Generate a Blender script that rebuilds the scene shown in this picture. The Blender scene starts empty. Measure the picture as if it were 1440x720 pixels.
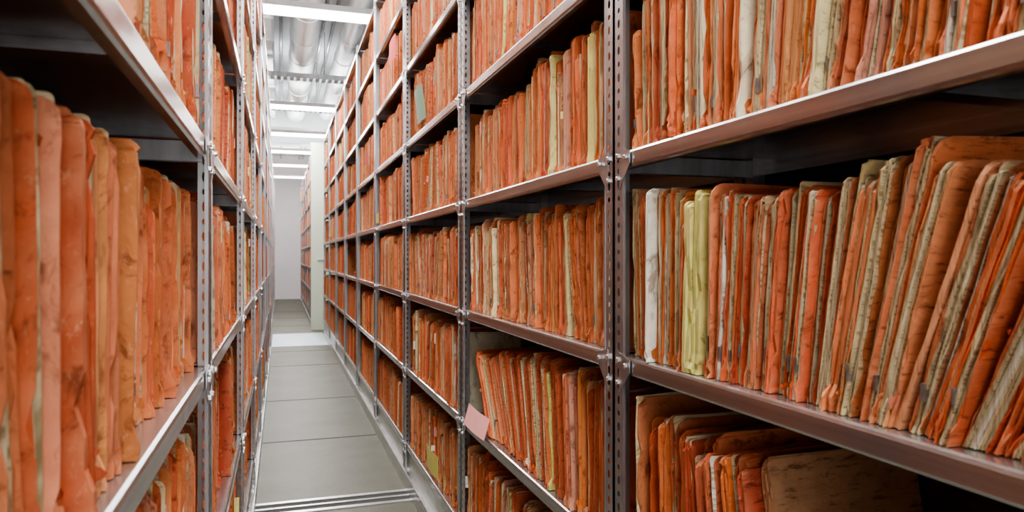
import bpy, math, random
from mathutils import Vector
CZ = 1.27
A = 0.65      # right face plane
B_ = 0.125    # left face plane
LEV = [-1.02 + 0.41*k + CZ for k in range(7)]   # lip-top levels
TOPL = -1.02 + 0.41*7 + CZ

# ------------------------------------------------------------ materials
def newmat(name):
    m = bpy.data.materials.new(name); m.use_nodes = True
    nt = m.node_tree
    return m, nt, nt.nodes, nt.links, nt.nodes['Principled BSDF']

def noise(nt, scale, vec=None, detail=4, rough=0.6, sc=None):
    n = nt.nodes.new('ShaderNodeTexNoise'); n.inputs['Scale'].default_value = scale
    n.inputs['Detail'].default_value = detail; n.inputs['Roughness'].default_value = rough
    tc = nt.nodes.new('ShaderNodeTexCoord')
    mp = nt.nodes.new('ShaderNodeMapping')
    if sc: mp.inputs['Scale'].default_value = sc
    nt.links.new(tc.outputs['Object'], mp.inputs['Vector'])
    nt.links.new(mp.outputs['Vector'], n.inputs['Vector'])
    return n

def ramp(nt, src, stops):
    r = nt.nodes.new('ShaderNodeValToRGB')
    cr = r.color_ramp
    while len(cr.elements) < len(stops): cr.elements.new(0.5)
    for e, (p, c) in zip(cr.elements, stops):
        e.position = p; e.color = (c[0], c[1], c[2], 1)
    nt.links.new(src, r.inputs['Fac'])
    return r

def mixc(nt, mode, fac, a, b):
    m = nt.nodes.new('ShaderNodeMix'); m.data_type = 'RGBA'; m.blend_type = mode
    m.inputs['Factor'].default_value = fac
    nt.links.new(a, m.inputs[6]); nt.links.new(b, m.inputs[7])
    return m

def file_material(name, lines, rough):
    m, nt, N, L, P = newmat(name)
    at = N.new('ShaderNodeAttribute'); at.attribute_name = 'Col'
    n1 = noise(nt, 1.0, sc=(16, 60, 14), detail=7, rough=.75)
    r1 = ramp(nt, n1.outputs['Fac'], [(0.25, (0.62, 0.56, 0.52)), (0.5, (1, 1, 1)), (0.78, (1.15, 1.18, 1.2))])
    mx = mixc(nt, 'MULTIPLY', 0.6 if not lines else .4, at.outputs['Color'], r1.outputs['Color'])
    if lines:
        n2 = noise(nt, 1.0, sc=(8, 1300, 4), detail=2)
        r2 = ramp(nt, n2.outputs['Fac'], [(0.36, (0.38, 0.31, 0.22)), (0.53, (1, 1, 1))])
        mx = mixc(nt, 'MULTIPLY', 0.8, mx.outputs[2], r2.outputs['Color'])
    else:
        n3 = noise(nt, 1.0, sc=(25, 620, 8), detail=4, rough=.7)
        r3 = ramp(nt, n3.outputs['Fac'], [(0.34, (0.36, 0.28, 0.25)), (0.45, (1, 1, 1)), (0.65, (1.10, 1.14, 1.16))])
        mx = mixc(nt, 'MULTIPLY', 0.85, mx.outputs[2], r3.outputs['Color'])
        n2 = noise(nt, 1.0, sc=(120, 300, 70), detail=8, rough=0.8)
        r2 = ramp(nt, n2.outputs['Fac'], [(0.57, (0, 0, 0)), (0.65, (1, 1, 1))])
        w = N.new('ShaderNodeMix'); w.data_type = 'RGBA'
        w.inputs[7].default_value = (0.74, 0.39, 0.23, 1)
        mu = N.new('ShaderNodeMath'); mu.operation = 'MULTIPLY'; mu.inputs[1].default_value = 0.5
        L.new(r2.outputs['Color'], mu.inputs[0]); L.new(mu.outputs[0], w.inputs['Factor'])
        L.new(mx.outputs[2], w.inputs[6]); mx = w
    L.new(mx.outputs[2], P.inputs['Base Color'])
    P.inputs['Roughness'].default_value = rough
    P.inputs['Specular IOR Level'].default_value = 0.25
    nb = noise(nt, 1.0, sc=(90, 420, 50), detail=5)
    bp = N.new('ShaderNodeBump'); bp.inputs['Strength'].default_value = 0.5; bp.inputs['Distance'].default_value = 0.002
    L.new(nb.outputs['Fac'], bp.inputs['Height']); L.new(bp.outputs['Normal'], P.inputs['Normal'])
    return m

M_COVER = file_material('folder_card', False, 0.62)
M_PAGE = file_material('paper_pages', True, 0.85)

def metal(name, c1, c2, rough=0.38, metallic=0.85, sc=(6, 6, 60)):
    m, nt, N, L, P = newmat(name)
    n = noise(nt, 1.0, sc=sc, detail=5)
    r = ramp(nt, n.outputs['Fac'], [(0.3, c1), (0.7, c2)])
    L.new(r.outputs['Color'], P.inputs['Base Color'])
    P.inputs['Metallic'].default_value = metallic
    n2 = noise(nt, 30, detail=4)
    mr = N.new('ShaderNodeMapRange'); mr.inputs['To Min'].default_value = rough-0.08; mr.inputs['To Max'].default_value = rough+0.12
    L.new(n2.outputs['Fac'], mr.inputs['Value']); L.new(mr.outputs['Result'], P.inputs['Roughness'])
    return m
M_SHELF = metal('galvanised_shelf', (0.40, 0.40, 0.40), (0.62, 0.63, 0.64), 0.20, 0.92, (14, 1.2, 70))
M_POST = metal('galvanised_post', (0.34, 0.35, 0.36), (0.60, 0.61, 0.63), 0.30, 0.85, (20, 20, 4))
M_BOLT = metal('zinc_bolt', (0.7, 0.7, 0.72), (0.9, 0.9, 0.92), 0.22, 0.9)
M_BACK = metal('shaded_depth_backing', (0.04, 0.034, 0.032), (0.07, 0.058, 0.054), 0.5, 0.4)  # near-black backing: shade of the deep shelf interior put into its colour
M_DUCT = metal('duct_metal', (0.70, 0.73, 0.75), (0.82, 0.85, 0.87), 0.34, 0.75, (1.5, 3, 1.5))
M_CLIP = metal('metal_clip', (0.25, 0.22, 0.20), (0.38, 0.35, 0.33), 0.4, 0.7)

def flat(name, c, rough=0.6, var=0.1, scale=8, emit=None, es=0):
    m, nt, N, L, P = newmat(name)
    n = noise(nt, scale, detail=6)
    d = tuple(x*(1-var) for x in c)
    r = ramp(nt, n.outputs['Fac'], [(0.3, d), (0.7, c)])
    L.new(r.outputs['Color'], P.inputs['Base Color'])
    P.inputs['Roughness'].default_value = rough
    if emit:
        P.inputs['Emission Color'].default_value = (*emit, 1); P.inputs['Emission Strength'].default_value = es
    return m
M_WALL = flat('painted_wall', (0.84, 0.80, 0.81), 0.8, 0.03, 2)
M_CEIL = flat('ceiling_paint', (0.84, 0.87, 0.90), 0.8, 0.05, 2)
M_PANEL = flat('end_panel_paint', (0.66, 0.71, 0.58), 0.5, 0.04, 3)
M_WHITE = flat('white_enamel', (0.85, 0.86, 0.86), 0.4, 0.03, 3)
M_TUBE = flat('lamp_diffuser', (1, 1, 1), 0.5, 0.0, 3, emit=(1.0, 0.98, 0.96), es=12)
M_SEAM = flat('floor_seam', (0.035, 0.035, 0.03), 0.7)
M_RAIL = metal('floor_rail_steel', (0.5, 0.5, 0.5), (0.75, 0.75, 0.75), 0.3, 0.9)
M_PLATE = metal('floor_plate_aluminium', (0.50, 0.54, 0.60), (0.65, 0.69, 0.75), 0.4, 0.6)

def floor_mat():
    m, nt, N, L, P = newmat('linoleum_floor')
    n = noise(nt, 110, detail=5, rough=.85)
    r = ramp(nt, n.outputs['Fac'], [(0.32, (0.065, 0.065, 0.045)), (0.68, (0.175, 0.170, 0.124))])
    n2 = noise(nt, 2.2, detail=7, rough=.7)
    r2 = ramp(nt, n2.outputs['Fac'], [(0.3, (0.68, 0.68, 0.68)), (0.7, (1.08, 1.08, 1.08))])
    mx = mixc(nt, 'MULTIPLY', 1.0, r.outputs['Color'], r2.outputs['Color'])
    L.new(mx.outputs[2], P.inputs['Base Color'])
    P.inputs['Roughness'].default_value = 0.45
    P.inputs['Specular IOR Level'].default_value = 0.3
    return m
M_FLOOR = floor_mat()

# ------------------------------------------------------------ mesh builder
class MB:
    def __init__(s):
        s.v = []; s.f = []; s.m = []; s.c = []
    def add(s, vs, fs, mat=0, col=(1, 1, 1), cols=None):
        o = len(s.v); s.v.extend(vs)
        s.c.extend(cols if cols else [col]*len(vs))
        for f in fs:
            s.f.append(tuple(i+o for i in f)); s.m.append(mat)
    def box(s, x0, x1, y0, y1, z0, z1, mat=0, col=(1, 1, 1)):
        vs = [(x0,y0,z0),(x1,y0,z0),(x1,y1,z0),(x0,y1,z0),(x0,y0,z1),(x1,y0,z1),(x1,y1,z1),(x0,y1,z1)]
        fs = [(0,3,2,1),(4,5,6,7),(0,1,5,4),(1,2,6,5),(2,3,7,6),(3,0,4,7)]
        s.add(vs, fs, mat, col)
    def build(s, name, mats, smooth=False, coll=None):
        me = bpy.data.meshes.new(name)
        me.from_pydata(s.v, [], s.f)
        for m in mats: me.materials.append(m)
        me.polygons.foreach_set('material_index', s.m)
        a = me.color_attributes.new('Col', 'FLOAT_COLOR', 'POINT')
        flatc = []
        for c in s.c: flatc += [c[0], c[1], c[2], 1.0]
        a.data.foreach_set('color', flatc)
        if smooth: me.polygons.foreach_set('use_smooth', [True]*len(s.f))
        me.update()
        ob = bpy.data.objects.new(name, me)
        bpy.context.scene.collection.objects.link(ob)
        return ob

# ------------------------------------------------------------ files
def orange(r):
    k = r.random()
    if k < 0.40: c = (0.64, 0.158, 0.056)
    elif k < 0.64: c = (0.67, 0.210, 0.088)
    elif k < 0.78: c = (0.50, 0.095, 0.036)
    elif k < 0.93: c = (0.66, 0.270, 0.128)
    else: c = (0.68, 0.37, 0.21)
    j = r.uniform(0.76, 1.12)
    return (c[0]*j, c[1]*j*r.uniform(0.88, 1.14), c[2]*j*r.uniform(0.8, 1.25))
def beige(r):
    j = r.uniform(0.74, 1.1)
    k = r.random()
    if k < 0.60: c = (0.67, 0.55, 0.34)
    elif k < 0.88: c = (0.74, 0.66, 0.44)
    else: c = (0.77, 0.73, 0.62)
    return tuple(x*j for x in c)

def sheet(mb, r, sg, xf, y0, zb, t, h, dep, th, col, mat, lod, rad=0.02, rag=1.0, bend=0.0, flare=0.0):
    if lod >= 3: ws = [0, .008, .018, .035, .06, .085, .11, .14, .17, .20, .23, .26, .28]
    elif lod >= 2: ws = [0, .012, .03, .09, .15, .21, .26]
    elif lod == 1: ws = [0, .02, .15]
    else: ws = [0]
    ws = [w for w in ws if w < h-rad-0.006]
    ws.append(h-rad)
    if lod >= 2: ws += [h-rad*0.62, h-rad*0.25, h-rad*0.05, h]
    elif lod == 1: ws += [h-rad*0.3, h]
    else: ws += [h]
    ct, st = math.cos(th), math.sin(th)
    vs = []; cs = []
    n = len(ws)
    ph = r.uniform(0, 6.28); am = r.uniform(0, 0.0013)*rag
    wob = 0
    wear = r.uniform(0, .36) if mat == 0 and rag > .5 else 0
    WC = (0.74, 0.40, 0.22)
    sl = r.gauss(0, .006) if lod >= 2 else 0
    for i, w in enumerate(ws):
        ins = 0
        if w > h-rad:
            q = min(1, (w-(h-rad))/rad); ins = rad*(1-math.sqrt(max(0, 1-q*q)))
        wob += r.gauss(0, 0.0006)*rag
        u = ins + am*math.sin(ph+w*14) + wob
        if rag > 0 and lod >= 2 and r.random() < 0.13: u += r.uniform(0.001, 0.007)*rag
        if w < 0.02: u -= flare
        b = bend*math.sin(math.pi*min(1, w/h))
        fr = r.gauss(0, 0.0007)*rag
        tt = t*0.5
        if lod >= 2: cols = [(u, fr+b, tt*r.uniform(.8, 1.05)), (u+0.022, b, tt), (dep, b, tt)]
        else: cols = [(u, b, tt), (dep, b, tt)]
        for ci, (uu, vc, hw) in enumerate(cols):
            for s in (-1, 1):
                v = vc + s*hw
                wz = w + (sl*w/h if ci == 2 else 0)
                vs.append((xf+sg*uu, y0+v*ct+wz*st, zb+wz*ct-v*st + abs(st)*t*0.5))
                f = wear*r.uniform(.3, 1.3) if ci == 0 else 0
                j = r.uniform(.88, 1.09)
                cs.append(tuple((c*(1-f)+wc*f)*j for c, wc in zip(col, WC)))
    k = 6 if lod >= 2 else 4
    ring = [0, 2, 4, 5, 3, 1] if k == 6 else [0, 2, 3, 1]
    fs = []
    for i in range(n-1):
        a, b2 = i*k, (i+1)*k
        for j in range(k):
            p, q = ring[j], ring[(j+1) % k]
            f = (a+p, a+q, b2+q, b2+p)
            fs.append(f if sg > 0 else f[::-1])
    top = tuple((n-1)*k+x for x in ring); bot = tuple(x for x in reversed(ring))
    if sg < 0: top = top[::-1]; bot = bot[::-1]
    fs += [top, bot]
    mb.add(vs, fs, mat, cols=cs)

def flap(mb, r, sg, xs, y, zb, th, col, low):
    w = r.uniform(.001, .022) if low else r.uniform(.03, .28)
    hh = r.uniform(.008, .026)*(1 if low else .8); d = r.uniform(.003, .010)
    dy = r.uniform(-.007, .007); st, ct = math.sin(th), math.cos(th)
    def P(u, v, q): return (xs-sg*u, y+v*ct+q*st, zb+max(.0005, q*ct-v*st))
    vs = [P(-.006, 0, w), P(-.006, 0, w+hh), P(d*.5, dy*.5, w+hh*r.uniform(.6, 1.0)), P(d*.6, dy*.4, w+hh*.1), P(d, dy, w+hh*r.uniform(.2, .7))]
    mb.add(vs, [(0, 1, 2, 3), (3, 2, 4)], 0, tuple(c*r.uniform(.8, 1.1) for c in col))

def slip(mb, r, sg, xs, y, zb, th, h):
    col = r.choice([(.82, .36, .34), (.82, .80, .74), (.78, .72, .30), (.82, .80, .74)])
    w0 = r.uniform(.12, h-.05); hh = r.uniform(.02, .05); d = r.uniform(.006, .014)
    st, ct = math.sin(th), math.cos(th); vs = []
    for (u, w) in ((-.02, w0), (d, w0+r.uniform(-.003, .003)), (d, w0+hh), (-.02, w0+hh)):
        for v in (-.0003, .0003):
            vs.append((xs-sg*u, y+v+w*st+(u*.3 if u > 0 else 0), zb+w*ct))
    mb.add(vs, [(0, 2, 4, 6), (1, 7, 5, 3), (0, 1, 3, 2), (2, 3, 5, 4), (4, 5, 7, 6)], 0, col)

def file_row(mb, r, sg, xface, y0, y1, zb, lod, lean=None, beigep=0.3, setback=0.02, specials=(), maxh=0.35, tmax=1.0, xj=.0055, hvar=1.0, tint=.035, depth=.235, hb=None):
    y = y0 + 0.004
    prev = None
    specials = list(specials)
    tgt = r.uniform(-0.05, 0.05); cur = tgt
    hbase = r.uniform(.298, .316)
    if hb: hbase = hb
    run = 0; sb2 = 0
    while y < y1-0.008:
        if lean: th = lean(y) + r.gauss(0, 0.016)
        else:
            if r.random() < 0.10: tgt = r.choice([0, r.uniform(-0.24, 0.24), r.uniform(-.08, .08)])
            cur += (tgt-cur)*0.3
            th = cur + r.gauss(0, 0.010)
        if r.random() < .08: run = r.gauss(0, .016)*hvar; sb2 = r.gauss(0, .006)
        h = min(maxh, hbase + run + r.gauss(0, 0.009)+ (0.022 if r.random() < .06 else 0))
        if r.random() < 0.07: h -= r.uniform(.01, .05)
        if not lean:
            th = max(th, -math.atan(max(0, (y-y0))/h)); th = min(th, math.atan(max(0, y1-y)/h))
        if prev is not None and th < prev: y += h*(math.sin(prev)-math.sin(th))*0.9
        if y > y1-0.008: break
        prev = th
        ct = max(0.3, math.cos(th))
        xs = xface + sg*max(.003, setback + sb2 + r.gauss(0, xj))
        dep = depth + r.uniform(-.01, .01)
        bend = r.gauss(0, 0.0015)
        spec = None
        for s in specials:
            if y >= s[0]: spec = s; specials.remove(s); break
        def put(t, col, mat, dx=0, dh=0, rad=None, rag=1.0, fl=None):
            nonlocal y
            if y + t/ct > y1: y += t/ct; return
            rd = r.uniform(0.010, 0.026) if rad is None else rad
            f = (r.uniform(0.0, 0.009) if r.random() < .5 else 0) if fl is None else fl
            f = min(f, max(0, abs(xs+sg*dx-xface)-.001))
            sheet(mb, r, sg, xs+sg*dx, y+t*0.5/ct, zb, t*0.92, h+dh, dep-dx, th, col, mat, lod, rd, rag, bend, f)
            if lod >= 2 and mat == 0 and rag >= 1:
                if r.random() < .30: flap(mb, r, sg, xs+sg*dx, y+t*r.uniform(.1, .9), zb, th, col, True)
                if r.random() < .09: flap(mb, r, sg, xs+sg*dx, y+t*r.uniform(.1, .9), zb, th, col, False)
                if r.random() < .005 and abs(th) < .4: slip(mb, r, sg, xs, y, zb, th, h)
            y += t/ct
        if spec:
            for i in range(spec[3]):
                put(spec[2]/spec[3], tuple(c*r.uniform(.93, 1.05) for c in spec[1]), 0, dx=-0.006+r.uniform(-.003, .003), dh=spec[4]+r.uniform(-.006, .006), rad=.012, rag=.8)
            continue
        kind = r.random()
        f = 1.0 if lod >= 2 else (1.6 if lod == 1 else 2.6)
        if kind < beigep:
            c = orange(r)
            for i in range(r.randint(1, 3)): put(0.0013*f, tuple(q*r.uniform(.85, 1.05) for q in c), 0, dx=r.uniform(-.004, .003), dh=r.uniform(-.004, .003))
            np_ = r.randint(2, 6 if lod >= 2 else 2)
            for i in range(np_):
                put(r.uniform(.0014, .0050)*f, beige(r), 1, dx=r.uniform(-.003, .005), dh=r.uniform(-.014, .004), rad=.008 if lod<2 else r.choice([.003, .004, .012]), rag=.6, fl=0)
            if lod >= 2 and r.random() < .5:
                cz = zb+.035+r.uniform(-.005, .012); cy = y-.003
                cw = r.uniform(.003, .006); chh = r.uniform(.018, .026)
                xx0 = xs-sg*0.003; xx1 = xs+sg*.02
                yo = (cz-zb)*math.sin(th)
                mb.box(min(xx0, xx1), max(xx0, xx1), cy-cw+yo, cy+yo, cz, cz+chh, 2)
            for i in range(r.randint(1, 2)): put(0.0014*f, tuple(q*r.uniform(.88, 1.05) for q in c), 0, dx=r.uniform(-.004, .003), dh=r.uniform(-.004, .003))
        elif kind < beigep+tint:
            col = r.choice([(0.62, 0.59, 0.25), (0.68, 0.62, 0.32), (0.72, 0.68, 0.50)])
            put(r.uniform(.003, .008)*f, col, 0, rad=.01)
        else:
            c = orange(r)
            for i in range(r.randint(1, 6) if lod >= 2 else r.randint(1, 2)):
                q = r.uniform(.78, 1.1)
                tk = r.uniform(.0011, .0034) if r.random() < .74 else r.uniform(.0040, .0078)
                put(tk*f*tmax, tuple(x*q for x in c), 0, dx=r.uniform(-.004, .007), dh=r.uniform(-.008, .004))
                if lod >= 2 and r.random() < .25:
                    put(r.uniform(.0008, .002), beige(r), 1, dx=r.uniform(-.001, .005), dh=r.uniform(-.01, 0.003), rad=.006, rag=.6, fl=0)
        if r.random() < .35: y += r.uniform(0, .003)
        if r.random() < .014 and lod >= 1: y += r.uniform(.008, .025)

# ------------------------------------------------------------ shelving
def perf_strip(mb, org, wdir, w, z0, z1, pitch, mat, detail):
    o = Vector(org); W = Vector(wdir)
    def P(a, z): 
        p = o + W*a; return (p.x, p.y, z)
    if not detail:
        mb.add([P(0, z0), P(w, z0), P(w, z1), P(0, z1)], [(0, 1, 2, 3)], mat); return
    n = int((z1-z0)/pitch); pitch = (z1-z0)/n
    m0, m1 = w*0.5-w*.30, w*0.5+w*.30
    mb.add([P(0, z0), P(m0, z0), P(m0, z1), P(0, z1)], [(0, 1, 2, 3)], mat)
    mb.add([P(m1, z0), P(w, z0), P(w, z1), P(m1, z1)], [(0, 1, 2, 3)], mat)
    for i in range(n):
        za = z0+i*pitch; zc = za+pitch*.5; zb = za+pitch
        cx = w*.5
        ra = min(.0056, w*.165); rz = .0056 if i % 2 else .0092
        outer = [(m0, za), (cx, za), (m1, za), (m1, zc), (m1, zb), (cx, zb), (m0, zb), (m0, zc)]
        inner = [(cx+ra*math.cos(t), zc+rz*math.sin(t)) for t in [math.radians(a) for a in (225, 270, 315, 0, 45, 90, 135, 180)]]
        vs = [P(*p) for p in outer]+[P(*p) for p in inner]
        mb.add(vs, [(j, (j+1) % 8, 8+(j+1) % 8, 8+j) for j in range(8)], mat)

def bolt(mb, x, y, z, sg, r=0.0065, mat=2):
    n = 6; L = .006; vs = []
    for k, (xx, rr) in enumerate([(x, r), (x-sg*L*.75, r), (x-sg*L, r*.75)]):
        for j in range(n):
            t = j*2*math.pi/n+.3; vs.append((xx, y+rr*math.cos(t), z+rr*math.sin(t)))
    fs = []
    for k in range(2):
        for j in range(n): fs.append((k*n+j, k*n+(j+1) % n, (k+1)*n+(j+1) % n, (k+1)*n+j))
    fs.append(tuple(2*n+j for j in range(n)))
    mb.add(vs, fs, mat)

PW = 0.036; DEPTH = 0.34
def bay(sg, xf, y0, y1, detail, levels):
    mb = MB()
    ztop = TOPL+0.04
    for (yy, d) in ((y0+.004, 1), (y1-.004, -1)):
        perf_strip(mb, (xf-sg*.002, yy, 0), (0, d, 0), PW, 0.10, ztop, 0.027, 1, detail)
        perf_strip(mb, (xf-sg*.002, yy, 0), (sg, 0, 0), .034 if sg > 0 else .020, 0.10, ztop, 0.027, 1, detail)
        mb.box(min(xf-sg*.002, xf+sg*.002), max(xf-sg*.002, xf+sg*.002), min(yy, yy+d*.002), max(yy, yy+d*.002), .10, ztop, 1)
        e = yy+d*PW
        mb.box(min(xf-sg*.003, xf+sg*.003), max(xf-sg*.003, xf+sg*.003), min(e, e+d*.0025), max(e, e+d*.0025), .10, ztop, 1)
        xr = xf+sg*(DEPTH-.03)
        mb.box(min(xr, xr+sg*.03), max(xr, xr+sg*.03), min(yy, yy+d*.03), max(yy, yy+d*.03), .10, ztop, 1)
        for z in levels + [TOPL]:
            mb.box(min(xf+sg*.01, xf+sg*DEPTH), max(xf+sg*.01, xf+sg*DEPTH), min(yy+d*.003, yy+d*.006), max(yy+d*.003, yy+d*.006), z-.04, z-.004, 1)
            if detail:
                bolt(mb, xf-sg*.002, yy+d*PW*.5, z-.010, sg)
                bolt(mb, xf-sg*.002, yy+d*PW*.5, z-.055, sg, .0055)
                x = xf-sg*.0035
                g = yy+d*(PW-.014)
                vs = [(x, g, z+.006), (x, g+d*.046, z-.004), (x, g+d*.046, z-.028), (x, g, z-.078)]
                vs2 = [(x+sg*.0015, p[1], p[2]) for p in vs]
                mb.add(vs+vs2, [(0, 1, 2, 3), (4, 7, 6, 5), (0, 4, 5, 1), (1, 5, 6, 2), (2, 6, 7, 3), (3, 7, 4, 0)], 1)
                bolt(mb, x-sg*.001, g+d*.034, z-.016, sg, .0055)
    H = .036
    prof = [(DEPTH, -H), (DEPTH, 0), (.006, 0), (.002, -.002), (0, -.006), (0, -H+.006), (.002, -H+.002), (.006, -H), (.018, -H),
            (.018, -H+.0015), (.006, -H+.0015), (.0028, -H+.004), (.0018, -.006), (.006, -.0018), (DEPTH-.002, -.0018), (DEPTH-.002, -H)]
    for z in levels+[TOPL]:
        ya, yb = y0+.012, y1-.012
        vs = []
        for yy in (ya, yb):
            for (u, w) in prof: 
                vs.append((xf+sg*u, yy, z+w))
        n = len(prof)
        fs = [(j, (j+1) % n, n+(j+1) % n, n+j) for j in range(n)]
        mb.add(vs, fs, 0)
        if detail:
            ym = (y0+y1)/2
            mb.box(min(xf+sg*.02, xf+sg*(DEPTH-.01)), max(xf+sg*.02, xf+sg*(DEPTH-.01)), ym-.02, ym+.02, z-.014, z-.002, 0)
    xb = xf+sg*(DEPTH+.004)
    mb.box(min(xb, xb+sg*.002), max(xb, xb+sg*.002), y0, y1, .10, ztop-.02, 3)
    za = levels[0]-.036
    xp = xf+sg*.012
    mb.box(min(xp, xf+sg*DEPTH), max(xp, xf+sg*DEPTH), y0, y1, .085, za, 4)
    xp = xf-sg*.004
    mb.box(min(xp, xf+sg*DEPTH), max(xp, xf+sg*DEPTH), y0, y1, .0, .085, 4)
    return mb.build('metal_shelving_unit', [M_SHELF, M_POST, M_BOLT, M_BACK, M_RAIL])

def lerp_lean(pts):
    def f(y):
        if y <= pts[0][0]: return math.radians(pts[0][1])
        for (a, b) in zip(pts, pts[1:]):
            if y <= b[0]:
                return math.radians(a[1]+(b[1]-a[1])*(y-a[0])/(b[0]-a[0]))
        return math.radians(pts[-1][1])
    return f

def fill_bay(sg, xf, y0, y1, lod, levels, seed, custom={}, skip=(), bp=0.28, sb=0.02, extra=()):
    r = random.Random(seed)
    mb = MB()
    for k, z in enumerate(levels):
        if k in skip: continue
        kw = dict(beigep=max(.05, bp+r.uniform(-.1, .1)), setback=sb+r.uniform(-.005, .012))
        a, b = y0+.042, y1-.042
        if r.random() < .2 and lod < 3: b -= r.uniform(.03, .12)
        c = dict(custom.get(k, {}))
        a = c.pop('a', a); b = c.pop('b', b); ld = c.pop('lod', lod)
        kw.update(c)
        file_row(mb, r, sg, xf, a, b, z+.001, ld, **kw)
    for (k, a, b, kw) in extra:
        file_row(mb, r, sg, xf, a, b, levels[k]+.001, lod, **kw)
    return mb.build('row_of_file_folders', [M_COVER, M_PAGE, M_CLIP])

YEL = (0.64, 0.63, 0.22); WHT = (.78, .78, .72); PYL = (.72, .68, .36)
right_y = [0.02+1.3*k for k in range(10)]
for i in range(9):
    y0, y1 = right_y[i], right_y[i+1]
    lod = 2 if i < 3 else (1 if i < 5 else 0)
    bay(1, A, y0, y1, i < 4, LEV)
    custom = {}; skip = []; extra = []
    bp = .33
    if i == 0:
        bp = .45; lod = 3
        custom = {2: dict(lean=lerp_lean([(.35, -28), (.6, -19), (.8, -8), (1.0, -2), (1.3, 1)]), beigep=.64, setback=.024,
                          specials=[(1.03, YEL, .022, 2, .0), (1.05, YEL, .020, 2, -.01), (1.17, WHT, .008, 2, -.02)], a=.38, xj=.008),
                  1: dict(lean=lerp_lean([(.84, 13), (.92, 8), (1.0, 3), (1.3, -1)]), beigep=.08, setback=.03, a=.84, tmax=1.0, tint=0, depth=.285, xj=.012),
                  3: dict(lean=lerp_lean([(.2, -12), (.7, -9), (1.0, -2), (1.3, 1)]), beigep=.55, setback=.03, specials=[(.75, PYL, .01, 2, 0)], xj=.008)}
        extra = [(1, .12, .60, dict(lean=lerp_lean([(.1, -2), (.5, -12), (.6, -16)]), beigep=.1, setback=.04, tint=0, depth=.27, hb=.325))]
    if i == 1:
        bp = .36
        custom = {1: dict(lean=lerp_lean([(1.36, -2), (1.6, 4), (1.9, 12), (2.15, 30), (2.5, 42)]), beigep=.2, b=2.36, specials=[(1.72, YEL, .01, 1, 0)]),
                  3: dict(specials=[(1.49, (.70, .64, .25), .016, 2, .0), (1.9, PYL, .008, 2, 0), (2.2, (.6, .62, .35), .012, 2, 0)], beigep=.25),
                  4: dict(specials=[(1.6, PYL, .012, 2, 0), (2.1, YEL, .012, 2, 0)]),
                  2: dict(lod=3, specials=[(2.2, PYL, .01, 2, 0)])}
    if i == 2:
        custom = {2: dict(specials=[(2.85, YEL, .012, 2, 0)]), 0: dict(specials=[(3.0, YEL, .012, 2, 0)]), 5: dict(specials=[(3.2, PYL, .014, 2, 0)])}
    if i == 5: skip = [2]
    fill_bay(1, A, y0, y1, lod, LEV, 100+i, custom, skip, bp, .022, extra)

left_y = [0.20+1.2*k for k in range(9)]
for i in range(8):
    y0, y1 = left_y[i], left_y[i+1]
    lod = 2 if i < 3 else (1 if i < 5 else 0)
    bay(-1, -B_, y0, y1, i < 4, LEV)
    custom = {}
    if i == 0:
        lod = 3
        custom = {2: dict(beigep=.08, setback=.030, tmax=1.4, maxh=.315, xj=.006, tint=0,
                  lean=lerp_lean([(.25, 2), (.5, -3), (.75, 2), (.9, 5), (1.1, -2), (1.4, 1)]))}
    fill_bay(-1, -B_, y0, y1, lod, LEV, 371+i, custom, (), .28, .022)

for k in range(6):
    y0 = 12.75+1.3*k
    bay(1, .52, y0, y0+1.3, False, LEV); fill_bay(1, .52, y0, y0+1.3, 0, LEV, 500+k)
    bay(-1, -.16, y0, y0+1.3, False, LEV); fill_bay(-1, -.16, y0, y0+1.3, 0, LEV, 520+k)
mb = MB()
mb.box(.49, .92, 12.68, 12.745, .0, TOPL+.10, 0)
mb.box(.60, .80, 12.66, 12.68, 1.2, 1.24, 0)
mb.build('shelving_end_panel', [M_PANEL])

def tag(name, x, y, z, w, h, col, rz=0, tilt=0):
    mb = MB(); n = 6; vs = []
    for i in range(n+1):
        for j in range(2):
            a = i/n; bx = -.006*math.sin(a*math.pi)
            for s in (0, 1): vs.append((bx+s*.0006-j*tilt, a*w, j*h))
    fs = []
    for i in range(n):
        a = i*4; b = a+4
        fs += [(a, b, b+2, a+2), (a+1, a+3, b+3, b+1), (a, a+1, b+1, b), (a+2, b+2, b+3, a+3)]
    fs += [(0, 2, 3, 1), (n*4, n*4+1, n*4+3, n*4+2)]
    mb.add(vs, fs, 0)
    ob = mb.build(name, [flat(name+'_paper', col, .7, .06, 20)])
    ob.location = (x, y, z); ob.rotation_euler = (0, 0, rz)
    return ob
tag('pink_index_tag', A-.016, 2.25, LEV[1]+.002, .27, .07, (.92, .42, .40), 0, -.02)
tag('yellow_paper_note', A-.006, 3.02, LEV[0]+.05, .24, .10, (.80, .74, .24))
tag('turquoise_paper_sheet', A-.002, 3.30, LEV[4]+.03, .20, .16, (.42, .66, .52), 0, .02)
tag('red_index_tag', A-.02, 4.12, LEV[5]+.12, .25, .14, (.75, .12, .14))
tag('yellow_paper_note', A-.002, 5.0, LEV[3]+.02, .15, .07, (.78, .72, .25))
tag('red_index_tag', A-.01, 5.6, LEV[4]+.10, .2, .1, (.70, .14, .12))
tag('yellow_paper_note', A-.01, 9.9, LEV[3]+.05, .3, .1, (.85, .74, .25))

mb = MB(); r = random.Random(5)
z = LEV[2]+.001
for k in range(6):
    x0 = A+.01+r.uniform(0, .01); ya = 6.62+r.uniform(0, .02)
    mb.box(x0, A+.25, ya, ya+.34, z, z+.008, 0, orange(r)); z += .0085
mb.build('stack_of_flat_folders', [M_COVER])

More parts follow.
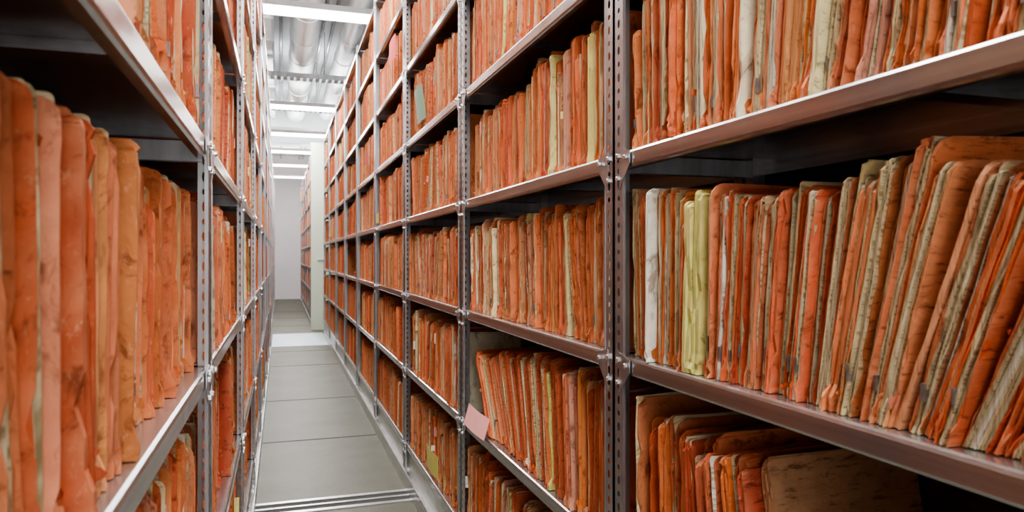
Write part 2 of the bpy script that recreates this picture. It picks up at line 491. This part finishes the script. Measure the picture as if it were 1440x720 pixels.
# ------------------------------------------------------------ room shell
mb = MB(); mb.box(-6, 8, -3, 22, -.05, 0); mb.build('floor', [M_FLOOR])
mb = MB(); mb.box(-6, 8, 22, 22.1, 0, 4.3); mb.build('wall_far', [M_WALL])
mb = MB(); mb.box(-6, 8, -3.1, -3, 0, 4.3); mb.build('wall_near', [M_WALL])
mb = MB(); mb.box(-6.1, -6, -3, 22, 0, 4.3); mb.build('wall_left', [M_WALL])
mb = MB(); mb.box(8, 8.1, -3, 22, 0, 4.3); mb.build('wall_right', [M_WALL])
mb = MB(); mb.box(-6, 8, -3, 22, 4.22, 4.3); mb.build('ceiling', [M_CEIL])
mb = MB()
for (ya, yb) in ((3.66, 3.69), (3.745, 3.765), (3.82, 3.85)):
    mb.box(-B_, A, ya, yb, 0, .006)
mb.box(-B_, A, 0.9, .96, 0, .004)
mb.build('floor_rail', [M_RAIL])
mb = MB(); mb.box(-B_, A, 10.45, 12.15, 0, .004)
mb.build('floor_plate', [M_PLATE])
mb = MB()
for yy in (1.9, 5.1, 6.55, 8.6, 9.9, 13.5, 15.2, 17):
    mb.box(-B_, A, yy, yy+.014, 0, .0015)
mb.box(-B_, A, 3.69, 3.745, 0, .0015)
mb.box(-B_, A, 3.765, 3.82, 0, .0015)
mb.build('trim_1', [M_SEAM])

# ------------------------------------------------------------ ceiling services
def cyl(mb, p0, p1, rad, n=24, ribs=0.0, rp=.12):
    p0 = Vector(p0); p1 = Vector(p1); d = (p1-p0); L = d.length; d.normalize()
    up = Vector((0, 0, 1)) if abs(d.z) < .9 else Vector((1, 0, 0))
    s = d.cross(up).normalized(); t = s.cross(d)
    st = [0]
    if ribs:
        x = rp
        while x < L-rp*.5: st += [x-.02, x-.018, x+.018, x+.02]; x += rp
    st.append(L)
    vs = []
    for i, q in enumerate(st):
        rr = rad + (ribs if (ribs and 0 < i < len(st)-1 and (i-1) % 4 in (1, 2)) else 0)
        for j in range(n):
            a = j*2*math.pi/n
            vs.append(tuple(p0+d*q+(s*math.cos(a)+t*math.sin(a))*rr))
    fs = []
    for i in range(len(st)-1):
        for j in range(n): fs.append((i*n+j, i*n+(j+1) % n, (i+1)*n+(j+1) % n, (i+1)*n+j))
    fs += [tuple(range(n))[::-1], tuple((len(st)-1)*n+j for j in range(n))]
    mb.add(vs, fs)
CE = 4.22
mb = MB(); cyl(mb, (.26, 5, 3.86), (.26, 13.5, 3.86), .16, 48, .006, .9)
mb.build('spiral_air_duct', [M_DUCT])
mb = MB(); cyl(mb, (.80, 6, 3.90), (.80, 13.5, 3.90), .13, 40, .006, .9)
mb.build('spiral_air_duct', [M_DUCT])
mb = MB(); mb.box(-.60, -.10, 5, 13.5, 3.76, 4.02)
yy = 5.4
while yy < 13: mb.box(-.62, -.08, yy, yy+.03, 3.74, 4.04); yy += .8
mb.build('rectangular_air_duct', [M_DUCT])
for (ya, z0, z1) in ((13.6, 3.62, 3.95), (16, 3.7, 4.0)):
    mb = MB(); mb.box(-1.6, 2.4, ya, ya+.5, z0, z1)
    for x in (-1.2, -.4, .4, 1.2, 2.0): mb.box(x, x+.03, ya-.01, ya+.51, z0-.01, z1+.01)
    mb.build('rectangular_air_duct', [M_DUCT])
for yt, zt in ((9.6, 3.58), (11.8, 3.6)):
    mb = MB()
    mb.box(-1.6, 2.4, yt, yt+.003, zt, zt+.06); mb.box(-1.6, 2.4, yt+.2, yt+.203, zt, zt+.06)
    x = -1.6
    while x < 2.4: mb.box(x, x+.03, yt, yt+.2, zt, zt+.003); x += .08
    for x in (-1.0, .54, 1.4): mb.box(x, x+.012, yt+.09, yt+.10, zt, CE)
    mb.build('cable_tray', [M_POST])
mb = MB()
for k, x in enumerate((-.0, .50, .62, 1.2)):
    cyl(mb, (x, 4, 4.14), (x, 21.9, 4.14), .02, 10)
mb.build('conduit_pipe', [M_POST], True)

def area(name, loc, rot, sx, sy, e, col=(1, .985, .965)):
    l = bpy.data.lights.new(name, 'AREA'); l.shape = 'RECTANGLE'; l.size = sx; l.size_y = sy; l.energy = e; l.color = col
    o = bpy.data.objects.new(name, l); bpy.context.scene.collection.objects.link(o)
    o.location = loc; o.rotation_euler = rot; return o
for yl in (-1.6, 0.6, 3.2, 6.5, 10.7, 13.1, 15.3, 17.6, 20.2):
    mb = MB(); zl = 3.42
    x0, x1 = -1.3, 1.9
    mb.box(x0, x1, yl-.09, yl+.09, zl, zl+.05, 0)
    mb.box(x0+.02, x1-.02, yl-.075, yl+.075, zl-.035, zl, 1)
    for x in (-1.0, 1.6): mb.box(x, x+.008, yl-.004, yl+.004, zl+.05, CE, 0)
    mb.build('fluorescent_ceiling_light', [M_WHITE, M_TUBE])
    area('ceiling_fill_uplight', (.3, yl, zl+.07), (math.pi, 0, 0), 2.4, .12, 42)  # added upward fill that brightens the ceiling above each fixture

for k, yl in enumerate((-.5, 1.7, 4.6, 8.3, 11.9, 14.3, 19)):
    area('aisle_fill_light', (.26, yl, 3.35), (0, 0, 0), .7, 1.6, 66 if yl < 11 else 84)  # added overhead fill for the shelf fronts, no fixture belongs to it
area('rear_fill_light', (.26, -2.2, 1.6), (math.radians(90), 0, 0), 2.0, 2.4, 32)  # added unseen fill behind the camera, not an actual lamp
w = bpy.data.worlds.new('World'); bpy.context.scene.world = w; w.use_nodes = True
w.node_tree.nodes['Background'].inputs[0].default_value = (.9, .95, 1, 1)
w.node_tree.nodes['Background'].inputs[1].default_value = .5

try:
    bpy.context.scene.view_settings.look = 'AgX - Medium High Contrast'
except Exception as e: print(e)

cam = bpy.data.cameras.new('camera'); co = bpy.data.objects.new('camera', cam)
bpy.context.scene.collection.objects.link(co)
co.location = (0, 0, CZ); co.rotation_euler = (math.radians(90), 0, math.radians(-18))
cam.lens = 25; cam.sensor_width = 36; cam.clip_start = .02
cam.dof.use_dof = True; cam.dof.focus_distance = 2.0; cam.dof.aperture_fstop = 8
bpy.context.scene.camera = co
